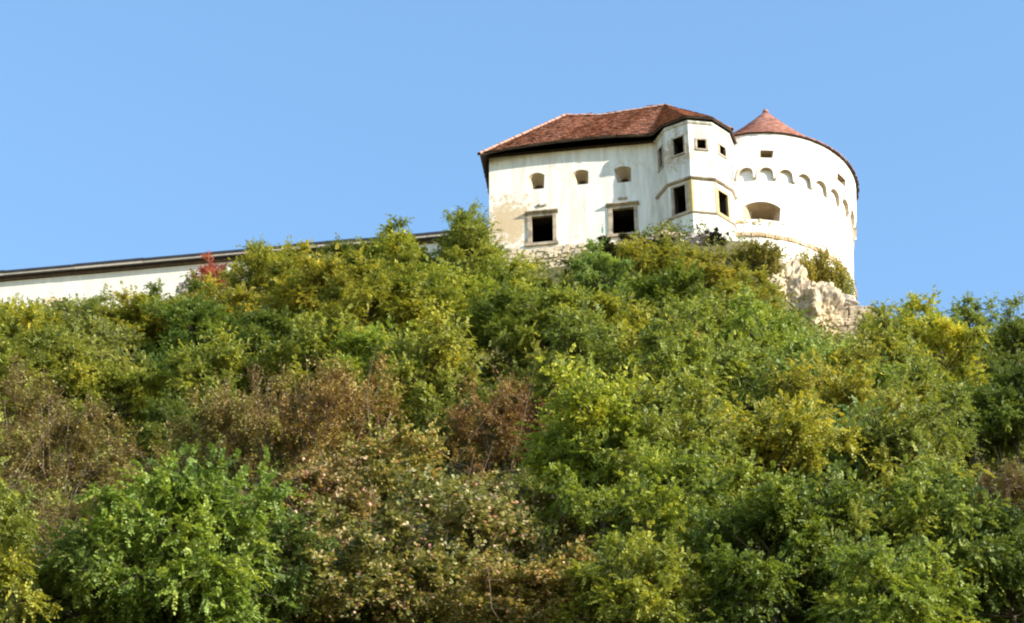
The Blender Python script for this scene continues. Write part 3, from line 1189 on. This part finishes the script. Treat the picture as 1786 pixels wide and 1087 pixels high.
GREEN = [(0.0, (0.12, 0.155, 0.036)), (0.35, (0.215, 0.25, 0.046)), (0.65, (0.31, 0.33, 0.056)), (1.0, (0.46, 0.43, 0.065))]
M['leaf'] = leaf_mat('robinia_leaf', GREEN)
M['leaf_ail'] = leaf_mat('broad_frond_leaf', [(0.0, (0.10, 0.145, 0.04)), (0.5, (0.20, 0.26, 0.06)), (1.0, (0.35, 0.37, 0.08))])
M['leaf_dry'] = leaf_mat('dry_shrub_leaf', [(0.0, (0.11, 0.07, 0.03)), (0.4, (0.19, 0.13, 0.045)), (0.7, (0.26, 0.22, 0.06)), (1.0, (0.24, 0.26, 0.06))], 0.25)
M['leaf_autumn'] = leaf_mat('autumn_leaf', [(0.0, (0.12, 0.125, 0.045)), (0.4, (0.235, 0.235, 0.075)), (0.62, (0.38, 0.34, 0.13)), (0.78, (0.54, 0.41, 0.23)), (0.90, (0.60, 0.38, 0.29)), (1.0, (0.72, 0.38, 0.38))], 0.3)
M['leaf_red'] = leaf_mat('red_leaf', [(0.0, (0.24, 0.05, 0.04)), (0.5, (0.46, 0.12, 0.09)), (1.0, (0.58, 0.24, 0.15))], 0.3)
M['leaf_olive'] = leaf_mat('olive_leaf', [(0.0, (0.14, 0.145, 0.03)), (0.5, (0.26, 0.25, 0.05)), (1.0, (0.38, 0.35, 0.08))], 0.3)
M['leaf_ivy'] = leaf_mat('ivy_leaf', [(0.0, (0.020, 0.028, 0.012)), (0.5, (0.045, 0.052, 0.02)), (0.8, (0.10, 0.085, 0.035)), (1.0, (0.26, 0.17, 0.10))], 0.25)

PROTO = {
    'rob': [tree_proto('robinia%d' % s, 20 + s, mat=M['leaf'], nclump=k, rx=a, rz=b, zc=c) for s, (k, a, b, c) in
            enumerate([(66, 2.2, 2.1, 2.7), (60, 2.3, 1.8, 2.4), (68, 2.0, 2.4, 3.0), (62, 2.4, 2.0, 2.6), (60, 1.75, 2.6, 3.1), (70, 2.5, 1.9, 2.5), (54, 2.1, 2.3, 2.8)])],
    'sap': [tree_proto('sapling%d' % s, 60 + s, mat=M['leaf'], nclump=26, rx=1.7, rz=2.3, zc=4.0, clump_r=0.7, twigs=9) for s in range(2)],
    'ail': [tree_proto('broad%d' % s, 40 + s, mat=M['leaf_ail'], nclump=64, twigs=11, per=7, frond=0.38, leaflets=15, lw=0.092, clump_r=0.85, rx=2.2, rz=2.0, zc=2.3, low=0.95) for s in range(3)],
    'dry': [tree_proto('dry%d' % s, 70 + s, mat=M['leaf_dry'], nclump=90, twigs=15, per=7, rx=2.3, rz=1.9, zc=1.7, frond=0.12, leaflets=3, lw=0.075, clump_r=0.7, bark='pale_bark', stems=12, inner=0.15, flat=1.3, low=0.9, wr=0.15, jit=0.1) for s in range(2)],
    'aut': [tree_proto('autumn%d' % s, 80 + s, mat=M['leaf_autumn'], nclump=84, twigs=14, per=8, rx=2.3, rz=1.9, zc=1.7, frond=0.14, leaflets=3, lw=0.135, low=0.9, clump_r=0.62, bark='pale_bark', stems=7, vspread=0.1, wr=0.13, jit=0.25, vmean=0.34) for s in range(3)],
    'red': [tree_proto('red', 90, mat=M['leaf_red'], nclump=48, twigs=12, rx=2.0, rz=1.9, zc=2.4, stems=3, clump_r=0.8)],
    'oli': [shrub_proto('olive%d' % s, 95 + s, mat=M['leaf_olive'], n_stem=120, height=3.4, spread=2.5, twigs=12, leaves=14, lw=0.14, base=0.55, bark='bark', thin=0.012) for s in range(2)],
    'ivy': [tree_proto('ivy%d' % s, 97 + s, mat=M['leaf_ivy'], nclump=46, twigs=10, per=6, rx=2.4, rz=1.3, zc=1.4, frond=0.2, leaflets=5, lw=0.15, stems=4, clump_r=0.6) for s in range(1)],
}
for kind, lst in PROTO.items():
    for tm, cm in lst:
        tm.name, cm.name = 'trunk', 'crown'

NAMES = {'rob': ('robinia_tree', 'tree'), 'sap': ('sapling_tree', 'tree'), 'ail': ('broadleaf_tree', 'tree'), 'dry': ('dry_shrub', 'shrub'),
         'aut': ('autumn_shrub', 'shrub'), 'red': ('red_shrub', 'shrub'), 'oli': ('olive_shrub', 'shrub'), 'ivy': ('ivy_shrub', 'shrub')}
# kind, x, y, scale across, scale up, turn in degrees, leaf tint (darkest: own green plus painted shade), label
TREES = [
    ('rob', -22.69, 98.59, 1.06, 1.06, 43, (1.27, 1.13, 0.85), 'yellow-green robinia under the far end of the white curtain wall'),
    ('rob', -22.47, 112.42, 0.81, 0.66, 157, (0.98, 1.01, 1.45), 'small pale grey-green tree touching the sunlit curtain wall'),
    ('rob', -18.37, 104.14, 0.94, 0.83, 348, (1.16, 1.03, 0.85), 'yellow-green robinia below the white wall, two crowns left of the red shrub'),
    ('rob', -16.38, 104.92, 0.82, 0.72, 260, (0.96, 0.99, 0.99), 'green robinia directly below and left of the red shrub'),
    ('red', -17.17, 120.09, 0.53, 0.59, 137, (1.05, 1.01, 0.99), 'small bright red shrub against the curtain wall'),
    ('rob', -13.31, 115.19, 0.79, 0.88, 163, (1.26, 1.12, 0.89), 'yellow-green robinia just right of the red shrub, tip above the wall roof'),
    ('sap', -14.51, 119.72, 0.40, 0.59, 84, (1.05, 1.04, 1.46), 'thin pale sapling poking above the wall roof beside the red shrub'),
    ('rob', -11.00, 111.65, 0.89, 0.89, 166, (1.21, 1.1, 0.9), 'yellowish robinia hiding the wall midway between red shrub and castle'),
    ('sap', -12.88, 119.53, 0.37, 0.49, 263, (1.15, 1.07, 0.88), 'tiny sapling tip rising over the wall roof, midway along the wall'),
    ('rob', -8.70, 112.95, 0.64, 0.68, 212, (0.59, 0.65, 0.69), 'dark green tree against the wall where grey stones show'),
    ('rob', -6.26, 113.19, 0.90, 0.85, 303, (1.23, 1.2, 0.98), 'yellow-green robinia rising above the wall roof left of the castle'),
    ('sap', -6.62, 118.68, 0.59, 0.66, 82, (1.18, 1.13, 0.95), 'airy sapling crown standing against the sky over the wall roof'),
    ('sap', -2.62, 118.12, 0.59, 0.79, 335, (0.84, 0.94, 1.39), 'blue-green sapling against the sky beside the castle corner'),
    ('rob', -2.23, 112.44, 0.96, 0.90, 256, (1.0, 1.0, 1.05), 'green robinia at the foot of the castle corner'),
    ('rob', -0.38, 109.02, 0.80, 0.75, 232, (1.2, 1.18, 0.97), 'robinia with a yellow hanging patch below the castle corner'),
    ('rob', 1.76, 104.70, 0.71, 0.66, 285, (1.05, 1.0, 1.01), 'green robinia below the first tall castle window'),
    ('ivy', 3.65, 113.95, 0.37, 0.26, 166, (1.03, 1.0, 0.97), 'dark ivy bush beside the bared rubble foundation'),
    ('ivy', 6.00, 113.94, 0.80, 0.47, 315, (1.04, 1.04, 1.05), 'dark brownish ivy thicket under the second tall castle window'),
    ('rob', 4.42, 103.43, 0.64, 0.76, 258, (0.78, 1.0, 1.32), 'upright fresh green tree in front of the dark ivy thicket'),
    ('rob', 7.46, 110.65, 0.75, 0.71, 208, (1.21, 1.07, 0.91), 'speckled yellow-green tree below the corner bay'),
    ('ivy', 8.22, 114.04, 0.32, 0.23, 350, (0.98, 0.96, 0.8), 'small brownish bush growing on the rock under the corner bay'),
    ('ivy', 11.14, 114.73, 0.32, 0.23, 4, (0.81, 0.9, 1.4), 'dark green bush at the foot of the corner bay beside the tower'),
    ('rob', 10.14, 108.99, 0.86, 0.76, 30, (1.26, 1.03, 0.93), 'yellow-green robinia below the bare rock under the bay'),
    ('oli', 13.31, 113.79, 0.62, 0.51, 349, (1.01, 0.95, 1.01), 'grassy olive bush at the foot of the round tower'),
    ('rob', 11.50, 104.89, 0.65, 0.61, 136, (1.25, 1.09, 0.95), 'bright yellow-green robinia left of the pale crag'),
    ('rob', 10.50, 93.23, 0.69, 0.84, 216, (1.16, 1.1, 0.99), 'golden robinia leaning over the base of the pale crag'),
    ('oli', 16.85, 116.69, 0.69, 0.92, 184, (1.26, 1.1, 0.85), 'large olive-green shrub between the pale crag and the tower foot'),
    ('oli', 17.91, 116.74, 0.40, 1.02, 34, (0.96, 1.02, 0.95), 'smaller olive shrub close against the tower foot'),
    ('rob', 18.73, 110.01, 0.57, 0.89, 130, (1.13, 1.1, 0.85), 'yellowish bush on the skyline right beside the tower'),
    ('rob', 19.93, 107.28, 1.04, 1.34, 267, (0.96, 1.05, 1.03), 'green robinia on the skyline, first to the right of the bush beside the tower'),
    ('sap', 23.57, 110.02, 0.80, 0.79, 126, (0.82, 0.94, 1.28), 'tall slender robinia tip highest on the right-hand skyline'),
    ('sap', 21.80, 110.02, 0.91, 0.54, 315, (0.96, 0.94, 0.98), 'feathery robinia on the skyline left of the tallest tip'),
    ('rob', 20.43, 103.36, 1.06, 1.30, 250, (1.37, 1.26, 0.88), 'golden yellow robinia on the right below the skyline trees'),
    ('sap', 25.24, 110.00, 0.67, 0.68, 23, (0.75, 0.94, 1.39), 'small blue-green sapling on the skyline near the right edge'),
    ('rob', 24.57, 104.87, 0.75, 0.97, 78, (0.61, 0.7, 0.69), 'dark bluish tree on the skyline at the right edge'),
    ('rob', -19.34, 87.65, 1.16, 1.16, 161, (1.0, 0.97, 1.02), 'broad green robinia at the left edge, above the brown shrubs'),
    ('rob', -17.75, 91.66, 0.89, 1.02, 65, (1.04, 0.99, 1.45), 'grey-green robinia two crowns in from the left edge'),
    ('rob', -12.04, 87.95, 0.73, 0.83, 167, (1.0, 1.03, 1.0), 'green tree wedged above the large brown shrub'),
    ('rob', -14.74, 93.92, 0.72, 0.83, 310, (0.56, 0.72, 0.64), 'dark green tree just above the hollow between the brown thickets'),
    ('rob', -13.42, 84.54, 0.59, 0.59, 71, (0.61, 0.69, 0.68), 'low dark green tree deep in the hollow between the two brown thickets'),  # dark tint paints in the hollow's shade
    ('rob', -16.09, 89.62, 0.66, 0.66, 87, (1.1, 1.09, 0.91), 'bright yellow-green tree left of the dark hollow'),
    ('rob', -14.70, 98.43, 0.89, 0.89, 16, (0.55, 0.69, 0.66), 'dark green tree above the dark hollow on the left'),  # tint stands in for shade cast by the trees to its right
    ('rob', -13.62, 102.83, 1.00, 0.94, 128, (1.27, 1.04, 0.89), 'olive-green robinia below and right of the red shrub'),
    ('rob', -10.92, 96.63, 0.93, 1.00, 319, (0.55, 0.66, 0.68), 'dark green tree tinted with painted shade above the large olive-brown shrub'),
    ('rob', -9.49, 102.87, 1.13, 1.06, 269, (1.23, 1.04, 0.89), 'yellow-green robinia in the upper slope, below the grey stones'),
    ('rob', -6.63, 97.36, 1.13, 1.06, 82, (1.24, 1.09, 0.94), 'broad yellowish robinia in the middle of the upper slope'),
    ('rob', -4.15, 97.69, 1.13, 1.06, 51, (1.14, 1.1, 0.87), 'broad yellow-green robinia below the castle corner trees'),
    ('rob', -2.16, 102.84, 0.99, 0.94, 12, (1.13, 1.17, 0.9), 'lime-yellow robinia below the castle corner'),
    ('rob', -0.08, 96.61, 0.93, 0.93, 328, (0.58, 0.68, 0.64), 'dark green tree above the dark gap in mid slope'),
    ('rob', 1.95, 94.91, 0.97, 0.97, 107, (0.99, 1.02, 1.03), 'green robinia in mid slope under the rubble foundation'),
    ('rob', 4.25, 95.19, 1.04, 0.98, 297, (1.23, 1.13, 0.95), 'yellow-flecked robinia in mid slope below the ivy thicket'),
    ('rob', 6.76, 97.89, 0.95, 0.89, 297, (0.59, 0.71, 0.69), 'dark green tree with painted shade in mid slope below the bay'),
    ('rob', 8.85, 95.40, 1.04, 1.04, 187, (0.96, 0.95, 1.04), 'green robinia in mid slope below the round tower'),
    ('rob', 10.17, 87.76, 0.95, 1.16, 187, (0.94, 1.06, 0.95), 'green robinia directly below the golden tree at the crag'),
    ('rob', 12.07, 83.74, 0.85, 1.04, 9, (0.97, 1.11, 1.38), 'grey-green robinia just below the masonry ledge of the tower'),
    ('rob', 16.23, 95.79, 0.92, 1.12, 101, (1.04, 0.99, 0.95), 'green robinia below the yellowish bush beside the tower'),
    ('rob', -7.79, 88.13, 0.95, 1.09, 231, (1.04, 1.02, 0.94), 'green robinia right of and above the large olive-brown shrub'),
    ('rob', -5.47, 88.40, 1.12, 1.29, 301, (1.02, 1.14, 0.95), 'large fresh green robinia in the centre of the slope'),
    ('rob', -3.07, 83.91, 0.90, 1.23, 156, (1.09, 1.05, 0.9), 'drooping fresh green tree left of the dark gap'),
    ('rob', 0.78, 87.22, 0.66, 0.76, 98, (1.05, 0.95, 1.03), 'small green tree beside the dark gap, above the reddish brown shrub'),
    ('rob', 2.53, 82.38, 0.99, 1.14, 71, (0.95, 0.98, 1.03), 'green tree in mid slope right of the reddish brown shrub'),
    ('rob', 5.20, 87.08, 1.05, 1.20, 62, (1.24, 1.06, 0.86), 'yellow-green tree in the middle of the right slope'),
    ('rob', 7.19, 81.35, 1.08, 1.32, 200, (0.95, 1.01, 0.98), 'large green tree in the middle of the right slope, dark trunk showing'),
    ('ail', 9.69, 82.13, 0.94, 1.08, 337, (1.06, 1.07, 1.32), 'grey-green broad-leaved tree on the right slope'),
    ('rob', 11.78, 79.60, 1.11, 1.27, 148, (1.2, 1.01, 0.92), 'large yellow-green robinia on the right slope below the tower'),
    ('ail', 15.81, 89.53, 0.98, 1.20, 137, (1.18, 1.06, 0.93), 'yellow-green broad-leaved tree below the golden robinia'),
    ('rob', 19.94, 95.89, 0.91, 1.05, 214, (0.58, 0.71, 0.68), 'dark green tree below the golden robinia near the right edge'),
    ('rob', 21.74, 95.54, 0.91, 1.05, 118, (0.44, 0.54, 0.59), 'very dark tree with shade painted into its leaves at the right edge'),
    ('oli', -10.00, 89.44, 0.88, 0.73, 356, (0.96, 1.01, 0.8), 'olive-brown bushy shrub above the large brown thicket'),
    ('dry', -16.07, 79.48, 1.20, 1.13, 294, (1.02, 1.05, 1.01), 'leafless reddish brown thicket with upright pale stems on the left'),
    ('dry', -19.03, 83.16, 0.94, 0.88, 75, (0.95, 0.98, 0.85), 'olive-brown thicket at the left edge above the reddish one'),
    ('dry', -9.74, 81.33, 1.02, 1.20, 348, (1.04, 1.05, 0.83), 'large brown shrub right of the dark hollow'),
    ('dry', -6.70, 81.56, 1.11, 1.24, 151, (1.27, 1.09, 0.86), 'olive-tinged brown shrub in the centre left of the slope'),
    ('dry', -0.31, 81.95, 1.00, 1.00, 168, (1.18, 0.9, 0.89), 'reddish brown shrub in the centre of the slope'),
    ('dry', -15.68, 71.37, 0.86, 0.81, 276, (0.74, 0.72, 0.72), 'dark brown thicket at the lower left edge'),
    ('dry', -14.14, 74.37, 0.45, 0.32, 168, (0.79, 0.76, 0.74), 'low brown scrub in front of the dark hollow'),
    ('ail', -9.36, 65.09, 1.16, 1.25, 80, (1.08, 1.15, 0.92), 'large fresh green tree with long compound leaves at the lower left'),
    ('ail', -11.91, 65.14, 0.79, 0.80, 183, (1.0, 1.02, 0.99), 'lower green tree at the bottom left with drooping compound leaves'),
    ('ail', -7.54, 65.91, 0.80, 0.86, 225, (1.03, 1.06, 1.34), 'green tree between the fresh green one and the autumn shrubs'),
    ('aut', -3.76, 74.99, 1.04, 0.98, 92, (1.23, 1.11, 0.89), 'yellow-leaved autumn shrub, highest of the autumn shrubs'),
    ('aut', -6.41, 71.99, 0.99, 0.94, 129, (1.11, 0.92, 1.07), 'autumn shrub with pink and orange leaf tips, nearest the green compound-leaved tree'),
    ('aut', -4.61, 66.81, 1.03, 0.97, 241, (1.03, 1.05, 1.02), 'speckled autumn shrub at the bottom edge left of centre'),
    ('aut', -2.16, 68.20, 1.14, 1.07, 337, (0.98, 1.01, 1.03), 'broad olive and yellow autumn shrub at the bottom centre'),
    ('aut', 0.08, 72.84, 0.91, 0.86, 272, (1.06, 1.01, 1.13), 'autumn shrub with pinkish leaves below the reddish brown shrub'),
    ('aut', 0.63, 65.23, 0.84, 0.69, 325, (1.22, 1.06, 0.92), 'yellowish autumn shrub at the bottom edge right of centre'),
    ('rob', 3.26, 64.03, 0.81, 0.93, 238, (1.13, 1.09, 0.95), 'fresh green tree cut by the bottom edge, right of the autumn shrubs'),
    ('rob', 2.87, 71.55, 1.06, 1.30, 110, (1.1, 1.16, 0.89), 'large fresh green tree right of the reddish brown shrub'),
    ('rob', 5.29, 71.88, 1.07, 1.30, 51, (1.03, 1.01, 1.05), 'large green tree in the lower centre right'),
    ('rob', 4.32, 66.85, 0.94, 1.08, 140, (1.07, 1.13, 0.98), 'fresh green tree just above the bottom autumn shrubs'),
    ('rob', 7.72, 72.36, 1.12, 1.37, 313, (1.24, 1.08, 0.87), 'large yellow-green tree in the lower right slope'),
    ('ail', 10.39, 74.17, 1.05, 1.28, 129, (0.96, 1.06, 1.39), 'grey-green airy tree with visible branches in the lower right slope'),
    ('ail', 12.71, 73.24, 0.96, 1.17, 37, (1.2, 1.03, 0.92), 'yellow-green broad-leaved tree bordering the dark hollow on the right'),
    ('aut', 5.97, 70.13, 0.58, 0.55, 342, (1.18, 0.92, 0.85), 'reddish brown autumn shrub at the bottom, between two green trees'),
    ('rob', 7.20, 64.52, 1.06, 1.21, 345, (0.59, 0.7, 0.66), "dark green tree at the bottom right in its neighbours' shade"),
    ('ail', 9.64, 65.59, 0.95, 1.09, 235, (1.05, 1.0, 1.05), 'green broad-leaved tree at the bottom, left of the bright yellow-green one'),
    ('ail', 12.00, 65.79, 0.99, 1.14, 88, (1.13, 1.08, 0.98), 'bright yellow-green tree with layered sprays at the bottom right'),
    ('ail', 10.32, 62.54, 0.90, 0.90, 130, (1.24, 1.2, 1.01), 'yellow-green tree cut by the bottom edge at the right'),
    ('dry', 19.35, 87.99, 0.78, 0.73, 69, (0.77, 0.74, 0.78), 'brown shrub darkened by painted shade at the right edge'),
    ('rob', 14.14, 65.34, 0.80, 0.92, 345, (0.4, 0.52, 0.64), 'very dark tree in the bottom right corner'),  # deep shade of this corner is put into the tint
    ('rob', 24.01, 80.85, 1.55, 1.78, 0, (0.98, 0.94, 1.01), 'tall green tree standing just beyond the right edge of the slope'),
    ('rob', 19.21, 65.66, 1.57, 1.80, 226, (0.98, 1.0, 0.99), 'tall tree beyond the lower right of the slope'),
    ('rob', 16.58, 57.97, 1.43, 1.84, 68, (0.96, 1.02, 1.0), 'large tree beyond the bottom right of the slope'),
    ('rob', -21.99, 82.45, 1.28, 1.28, 39, (1.0, 1.0, 1.05), 'green tree beyond the left end of the wall slope'),
    ('dry', -20.17, 77.77, 1.22, 1.15, 159, (0.97, 0.98, 0.98), 'brown thicket continuing beyond the left edge'),
    ('rob', -15.89, 64.16, 1.19, 1.37, 47, (1.02, 0.99, 1.04), 'green tree beyond the lower left of the slope'),
]
for i, (kind, x, y, sc, sz, rot, tint, label) in enumerate(TREES):
    tm, cm = PROTO[kind][i % len(PROTO[kind])]
    name, cat = NAMES[kind]
    root = empty(name, (x, y, float(ground(x, y))), R(rot))
    root.scale = (sc, sc, sz)
    root.empty_display_size = 0.2
    tag(root, label, cat, 'trees and shrubs on the castle slope')
    t = link(bpy.data.objects.new('trunk', tm), root)
    c = link(bpy.data.objects.new('crown', cm), root)
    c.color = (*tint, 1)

# ---------------------------------------------------------------- bleached dead branches, bottom corner
def dead_branch(x, y, seed, label, h):
    r = np.random.default_rng(seed)
    root = empty('dead_branch', (x, y, float(ground(x, y))))
    tag(root, label, 'branch')
    m = MB()
    top = np.array([r.normal(0, 0.3), r.normal(0, 0.3), h])
    limb(m, (0, 0, -0.3), top, 0.06, 0.02, r, 6, 0.12, 7)
    m.build('stem', M['dead_wood'], root)
    for k in range(9):
        t = 0.35 + 0.65 * r.random()
        a = top * t
        m = MB()
        e = a + np.array([r.normal(0, 0.5), r.normal(0, 0.4), 0.25 + 0.5 * r.random()])
        limb(m, a, e, 0.025, 0.006, r, 5, 0.15, 5)
        m.build('twig', M['dead_wood'], root)


dead_branch(-14.36, 65.41, 1, 'bleached pinkish dead branch at the bottom left corner', 3.6)
dead_branch(-15.00, 68.37, 2, 'bare pale forked branch crossing the dark brown thicket at the left edge', 2.8)


# ---------------------------------------------------------------- low undergrowth that covers the slope between the trees
def undergrowth():
    r = np.random.default_rng(5)
    n = 9000
    y = r.uniform(50, 122, n)
    x = r.uniform(-1, 1, n) * (0.24 * y + 8)
    z = ground(x, y)
    per = 44
    c = np.repeat(np.stack([x, y, z], 1), per, 0)
    sc = np.repeat(r.uniform(0.5, 1.3, n), per)[:, None]
    d = unit(r.normal(0, 1, (n * per, 3)))
    d[:, 2] = abs(d[:, 2])
    B = c + d * sc * np.array([0.8, 0.8, 0.95]) * (r.random((n * per, 1)) ** 0.5)
    ax = unit(d + r.normal(0, 0.7, (n * per, 3)))
    l = (0.09 + 0.10 * r.random((n * per, 1)))
    wd = unit(np.cross(ax, np.array([0, 0, 1.0]) + r.normal(0, 0.6, (n * per, 3)))) * l * 0.4
    mid = B + ax * l * 0.5
    verts = np.stack([B, mid + wd, B + ax * l, mid - wd], 1).reshape(-1, 3)
    V = np.clip(np.repeat(np.clip(r.normal(0.35, 0.2, n), 0, 1), per) + r.normal(0, 0.1, n * per), 0, 1)
    me = quads_mesh('undergrowth', verts, np.repeat(V, 4), M['leaf'])
    o = link(bpy.data.objects.new('undergrowth', me))
    o.color = (0.9, 0.85, 0.9, 1)
    tag(o, 'low green undergrowth covering the slope between the trees', 'undergrowth', kind='stuff')


undergrowth()
